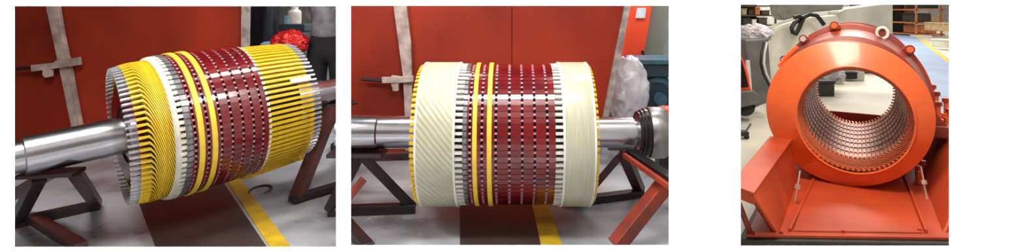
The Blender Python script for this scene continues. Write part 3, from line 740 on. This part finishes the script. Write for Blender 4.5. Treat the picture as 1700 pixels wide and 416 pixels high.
# cradle
cd = local(thing('stator_cradle', 'orange-red welded steel cradle with sloping side walls under the stator', 'cradle'))
ZB = .12
bp_ = MB().prism([(-.62, -.40, ZB - .022), (.64, .34, ZB - .022), (.64, 3.0, ZB - .022), (-.62, 3.0, ZB - .022)], (0, 0, .022))
bp_.build('base_plate', 'cradle_orange', cd, bevel=.005)
MB().prism([(-.365, -.185, ZB), (.365, .245, ZB), (.33, 1.9, ZB), (-.315, 1.9, ZB)], (0, 0, .008)).build('centre_plate', 'cradle_orange', cd, bevel=.004)
MB().beam((-.382, -.20, ZB + .012), (-.322, 1.1, ZB + .012), .018, .026).build('guide_rail', 'cradle_orange', cd, bevel=.003)
MB().beam((.382, .26, ZB + .012), (.346, 1.75, ZB + .012), .018, .026).build('guide_rail', 'cradle_orange', cd, bevel=.003)
wl = MB().prism([(-.437, -.30, ZB), (-.437, 1.08, ZB), (-.505, 1.08, .45), (-.545, -.60, .45)], (-.02, 0, 0)); wl.build('side_wall', 'cradle_orange', cd, bevel=.003)
MB().prism([(-.54, -.62, .45), (-.48, 1.08, .45), (-.66, 1.08, .45), (-.70, -.52, .45)], (0, 0, .02)).build('top_flange', 'cradle_orange', cd, bevel=.004)
MB().prism([(-.54, -.62, .45), (-.70, -.52, .45), (-.70, -.52, .395), (-.54, -.62, .395)], (0, .015, 0)).build('flange_lip', 'cradle_orange', cd, bevel=.003)
MB().beam((-.69, -.48, .44), (-.60, -.36, ZB), .022, .03).build('brace', 'stator_shell', cd)
MB().beam((-.56, -.50, .40), (-.46, -.28, ZB), .022, .03).build('brace', 'stator_shell', cd)
MB().beam((-.575, -.385, ZB + .012), (-.44, -.31, ZB + .012), .03, .026).build('front_stop', 'cradle_orange', cd, bevel=.004)
wr_ = MB().prism([(.475, .34, ZB), (.475, 3.0, ZB), (.66, 3.0, .45), (.655, .75, .45)], (.02, 0, 0)); wr_.build('side_wall', 'cradle_orange', cd, bevel=.003)
MB().prism([(.655, .75, .45), (.655, 3.0, .45), (.80, 3.0, .45), (.80, .75, .45)], (0, 0, .02)).build('top_flange', 'cradle_orange', cd, bevel=.004)
MB().beam((-.60, 2.95, .28), (.62, 2.95, .28), .03, .32).build('cross_member', 'stator_shell', cd)
for px, py in ((1400, 389), (1527, 387), (1296, 391)):
    q = F(px, py, ZB); d = q - O3
    u_ = d.x * math.cos(YAW) - d.y * math.sin(YAW); v_ = d.x * math.sin(YAW) + d.y * math.cos(YAW) + .04
    MB().tube([(u_, v_, ZB), (u_, v_, ZB + .018)], .012, 6).build('bolt_head', 'cradle_orange', cd)
for (px, py), hh in (((1319, 338), .25), ((1539, 330), .24)):
    q = F(px, py, ZB); d = q - O3
    u_ = d.x * math.cos(YAW) - d.y * math.sin(YAW); v_ = d.x * math.sin(YAW) + d.y * math.cos(YAW)
    sg_ = 1 if px < 1400 else -1
    b = MB().tube([(u_, v_, ZB), (u_ + .035 * sg_, v_ + .03, ZB + hh)], .006, 10).build('threaded_stud', 'zinc', cd, smooth=True)
    MB().tube([(u_ + .016 * sg_, v_ + .014, ZB + hh * .46), (u_ + .021 * sg_, v_ + .018, ZB + hh * .58)], .02, 6).build('nut', 'zinc', b)
sl = local(thing('support_slab', 'dark grey slab on the floor below the orange cradle', 'slab'))
MB().prism([(-.66, -.46, 0), (.70, .33, 0), (.70, 3.02, 0), (-.64, 3.02, 0)], (0, 0, ZB - .023)).build('slab', 'slab_dark', sl, bevel=.01)

# ------------------------------------------------------------------ hall behind the stator
bw = MB().prism([(p.x, p.y, .004) for p in (F(1474, 46.5), F(1505, 46.5), F(1660, 170), F(1660, 270), F(1545, 270))], (0, 0, .004))
tag(bw.build('blue_walkway', 'walk_blue'), 'blue painted walkway on the hall floor right of the stator', 'walkway')
yl = MB().prism([(p.x, p.y, .008) for p in (F(1503, 46.5), F(1508, 46.5), F(1582, 104), F(1572, 104))], (0, 0, .004))
tag(yl.build('floor_stripe', 'yellow_paint'), 'thin yellow line edging the blue walkway', 'floor marking')
# covered white machine, with grey lid
cm = thing('covered_machine', 'big pale machine casing rising behind the upper left of the stator', 'machine', (P(1320, 0, 9.5).x, 9.5, 0))
rel(face([(1283, 48), (1300, 40), (1345, 28), (1392, 24), (1412, 60), (1412, 98), (1296, 115), (1288, 165), (1278, 130), (1275, 70)], 9.5, .35), cm).build('casing', 'cover_white', cm, bevel=.06)
rel(face([(1288, -5), (1404, -8), (1400, 16), (1352, 20), (1302, 34), (1292, 26)], 9.9, .3), cm).build('grey_lid', 'slab_grey', cm, bevel=.03)
rel(face([(1392, 20), (1404, 14), (1484, 4), (1484, 70), (1400, 70)], 10.3, .4), cm).build('side_casing', 'cover_white', cm, bevel=.05)
rel(MB().box((P(1290, 0, 9.6).x, 9.6, 0), (P(1345, 0, 9.6).x, 10.2, P(0, 98, 9.6).z)), cm).build('lower_casing', 'slab_grey', cm, bevel=.02)
# black strap loop
Yc = 9.2
loop = [(1318, 29), (1326, 27), (1335, 30), (1330, 38), (1326, 48), (1321, 57), (1316, 54), (1314, 46), (1319, 38), (1330, 31), (1344, 24), (1356, 26), (1362, 33), (1368, 41)]
tag(MB().tube([P(x, y, Yc + (.06 if i > 8 else 0)) for i, (x, y) in enumerate(loop)], .036, 8).build('lifting_strap', 'black', smooth=True),
    'black lifting strap looped over the pale machine casing', 'strap')
# left: drum, wrapped top, orange truck, hoses
gd = thing('grey_bin', 'grey metal bin at the left of the stator below the silver wrapping', 'bin', (P(1256, 0, 8.2).x, 8.2, 0))
rel(face([(1236, 66), (1276, 62), (1282, 140), (1276, 170), (1240, 185), (1240, 100)], 8.2, .3), gd).build('shell', 'drum_grey', gd, bevel=.03)
rel(face([(1239, 100), (1245, 100), (1250, 172), (1244, 182)], 8.15, .05), gd).build('edge_strip', 'paper', gd)
tag(blob('silver_wrapping', P(1252, 56, 8.6), (.24, .3, .15), 'plastic_wrap', None, .22, 2.6, 5, 5, .7, True), 'crumpled silver plastic wrapping lying on the grey bin', 'plastic wrapping')
ot = thing('orange_truck', 'orange-red lift truck cut by the left side of the view beside the grey bin', 'lift truck', (P(1232, 0, 7.6).x, 7.6, 0))
rel(face([(1217, 92), (1233, 95), (1242, 118), (1248, 150), (1217, 152)], 7.6, .8), ot).build('body', 'orange_cabinet', ot, bevel=.02)
rel(face([(1219, 96), (1231, 99), (1238, 122), (1243, 144), (1219, 146)], 7.58, .03), ot).build('side_panel', 'glass_dark', ot)
rel(face([(1217, 152), (1252, 150), (1262, 158), (1262, 172), (1217, 182)], 7.55, .8), ot).build('chassis', 'drum_grey', ot, bevel=.02)
rel(MB().tube([P(1236, 176, 7.7), P(1236, 176, 7.9)], .14, 24), ot).build('wheel', 'black', ot, smooth=True)
for k, dx in enumerate((0, 5)):
    tag(MB().tube([P(1268 + dx, 70, 7.9), P(1264 + dx, 88, 7.85), P(1263 + dx, 105, 7.85), P(1267 + dx, 122, 7.85), P(1275 + dx, 138, 7.9), P(1282 + dx, 150, 8.0)], .018, 8).build('hose', 'paper' if k else 'black', smooth=True),
        ('pale hose hanging in an arc nearest the stator rim', 'black hose hanging in an arc beside the pale hose')[1 - k], 'hose')
tg = thing('floor_tools', 'small dark tool trolley low on the floor at the left edge', 'trolley', F(1236, 232))
q = F(1236, 232)
rel(MB().box((q.x - .12, q.y, .04), (q.x + .06, q.y + .12, .10)), tg).build('tray', 'dark_box', tg, bevel=.01)
for dx in (-.10, .04):
    rel(MB().tube([(q.x + dx, q.y + .02, .03), (q.x + dx, q.y + .05, .03)], .03, 12), tg).build('wheel', 'black', tg, smooth=True)
rel(MB().tube([(q.x + .03, q.y + .05, .08), (q.x + .10, q.y + .05, .19)], .012, 6), tg).build('handle', 'drum_grey', tg)

def rack(label, x0, x1, ytop, ybot, posts, shelves, mp_, Yd=1.2):
    Y = H * F_PX / (ybot - HZ)
    o = thing('storage_rack', label, 'rack', (P((x0 + x1) / 2, 0, Y).x, Y, 0))
    k = Y / F_PX
    for px in posts:
        for dy in (0, Yd):
            x_ = P(px, 0, Y).x
            rel(MB().box((x_ - 1.2 * k, Y + dy, 0), (x_ + 1.2 * k, Y + dy + 2.4 * k, P(0, ytop, Y).z)), o).build('post', mp_, o)
    for py in shelves:
        a, b = P(x0, py + 1, Y), P(x1, py - 1, Y)
        rel(MB().box((a.x, Y, a.z), (b.x, Y + Yd, b.z)), o).build('shelf', mp_, o)
    a, b = P(x0, ybot - 1, Y), P(x1, ytop, Y)
    rel(MB().box((a.x, Y + Yd + 2.6 * k, a.z), (b.x, Y + Yd + 3.2 * k, b.z)), o).build('back_panel', 'dark_box', o)
    return Y
def fy(y): return H * F_PX / (y - HZ)
def crate(name, x0, x1, y0, y1, Y, m_, label, dep=.7, lid=None):
    a, b = P(x0, y1, Y), P(x1, y0, Y)
    o = thing(name, label, name.split('_')[-1], ((a.x + b.x) / 2, Y, a.z))
    rel(MB().box((a.x, Y, a.z), (b.x, Y + dep, b.z - (b.z - a.z) * .18)), o).build('body', m_, o, bevel=.02)
    rel(MB().box((a.x - .01, Y - .01, b.z - (b.z - a.z) * .18), (b.x + .01, Y + dep + .01, b.z)), o).build('lid', lid or m_, o, bevel=.01)
    return o
# top-right rack
Yk = rack('orange rack with shelves of stock at the upper right, by the walkway', 1519, 1569, -20, 60, (1522, 1564), (-12, 16, 38, 57), 'rack_orange', 3.0)
crate('dark_crate', 1528, 1545, 22, 36, Yk + .02, 'dark_box', 'dark crate on the middle shelf of the orange rack, left one', 1.5)
crate('brown_carton', 1547, 1560, 25, 36, Yk + .02, 'carton', 'brown carton on the middle shelf of the orange rack', 1.5)
crate('copper_carton', 1530, 1555, 43, 55, Yk + .02, 'rack_orange', 'wide copper-coloured carton on the lowest shelf of the orange rack', 1.5)
crate('black_crate', 1536, 1558, 2, 14, Yk + .02, 'black', 'black crate on the top visible shelf of the orange rack', 1.5)
crate('white_box', 1528, 1548, 59, 63, Yk - 1.2, 'comb_white', 'low white box on the floor before the orange rack', .8)
crate('pale_box', 1574, 1590, 38, 52, 26, 'carton', 'pale tan box at the right edge by the orange rack', 1.5)
crate('pale_case', 1573, 1590, 66, 80, 21, 'cover_white', 'small pale case on the floor at the right edge below the rack', .8)
crate('black_cabinet', 1437, 1461, -6, 49, fy(49), 'black', 'tall black cabinet behind the top of the stator', 2)
crate('grey_cabinet', 1465, 1480, -6, 49, fy(49), 'slab_grey', 'grey cabinet right of the tall black cabinet', 2)
crate('dark_machine', 1484, 1498, 0, 49, fy(49), 'dark_box', 'narrow dark machine at the far end of the walkway', 2)
crate('brown_machine', 1502, 1518, 2, 49, fy(49), 'rack_brown', 'brown machine between the walkway end and the orange rack', 2)
crate('tan_carton', 1484, 1498, -14, 0, fy(49), 'carton', 'tan carton lying on top of the narrow dark machine', 2)
# top-left rack
Yk = rack('brown shelving with workshop clutter in the upper left corner above the silver wrapping', 1222, 1292, -20, 92, (1226, 1288), (-10, 10, 26, 42), 'rack_brown', 1.6)
for i, (x0, x1, y0, y1, m_, nm, lb) in enumerate((
        (1232, 1240, 14, 25, 'carton', 'tan_carton', 'narrow tan carton at the left of the clutter shelf'),
        (1243, 1251, 16, 25, 'dark_box', 'dark_box', 'dark box next to the narrow tan carton'),
        (1254, 1262, 12, 25, 'rack_orange', 'copper_carton', 'tall copper-brown carton mid clutter shelf'),
        (1265, 1278, 17, 25, 'rack_brown', 'brown_box', 'flat brown box at the right of the clutter shelf'),
        (1234, 1246, 30, 41, 'dark_box', 'black_box', 'wide dark box on the lower clutter shelf'),
        (1249, 1256, 32, 41, 'comb_white', 'white_box', 'small white box on the lower clutter shelf'),
        (1260, 1274, 29, 41, 'rack_brown', 'brown_carton', 'brown carton at the right of the lower clutter shelf'))):
    crate(nm, x0, x1, y0, y1, Yk + .02, m_, lb, .9)
# things seen through the bore
def fy(y): return H * F_PX / (y - HZ)
crate('dark_crate', 1352, 1386, 134, 160, fy(160), 'dark_box', 'dark crate on the floor seen through the bore at left', 1.0)
tag(blob('wrapped_sheet', P(1368, 124, fy(150)), (.30, .35, .20), 'plastic_wrap', None, .3, 2.4, 8, 5, .7, True), 'crumpled pale sheet heaped on the dark crate seen through the bore', 'plastic sheet')
crate('white_case', 1386, 1402, 118, 140, fy(140), 'comb_white', 'upright white case seen through the bore beside the dark crate', .5)
crate('black_case', 1384, 1398, 104, 120, fy(124), 'black', 'black case behind the white case seen through the bore', .6)
crate('white_machine', 1400, 1436, 100, 134, fy(134), 'cover_white', 'white low machine seen through the upper part of the bore', .8, 'comb_white')
crate('black_box', 1404, 1424, 120, 131, fy(135), 'black', 'black box on the floor before the white low machine', .2)
crate('grey_case', 1438, 1452, 102, 122, fy(122), 'dark_box', 'dark upright case at the right of the objects in the bore', .8)
crate('white_carton', 1446, 1460, 104, 116, fy(118), 'comb_white', 'white carton right of the dark upright case in the bore', .8)
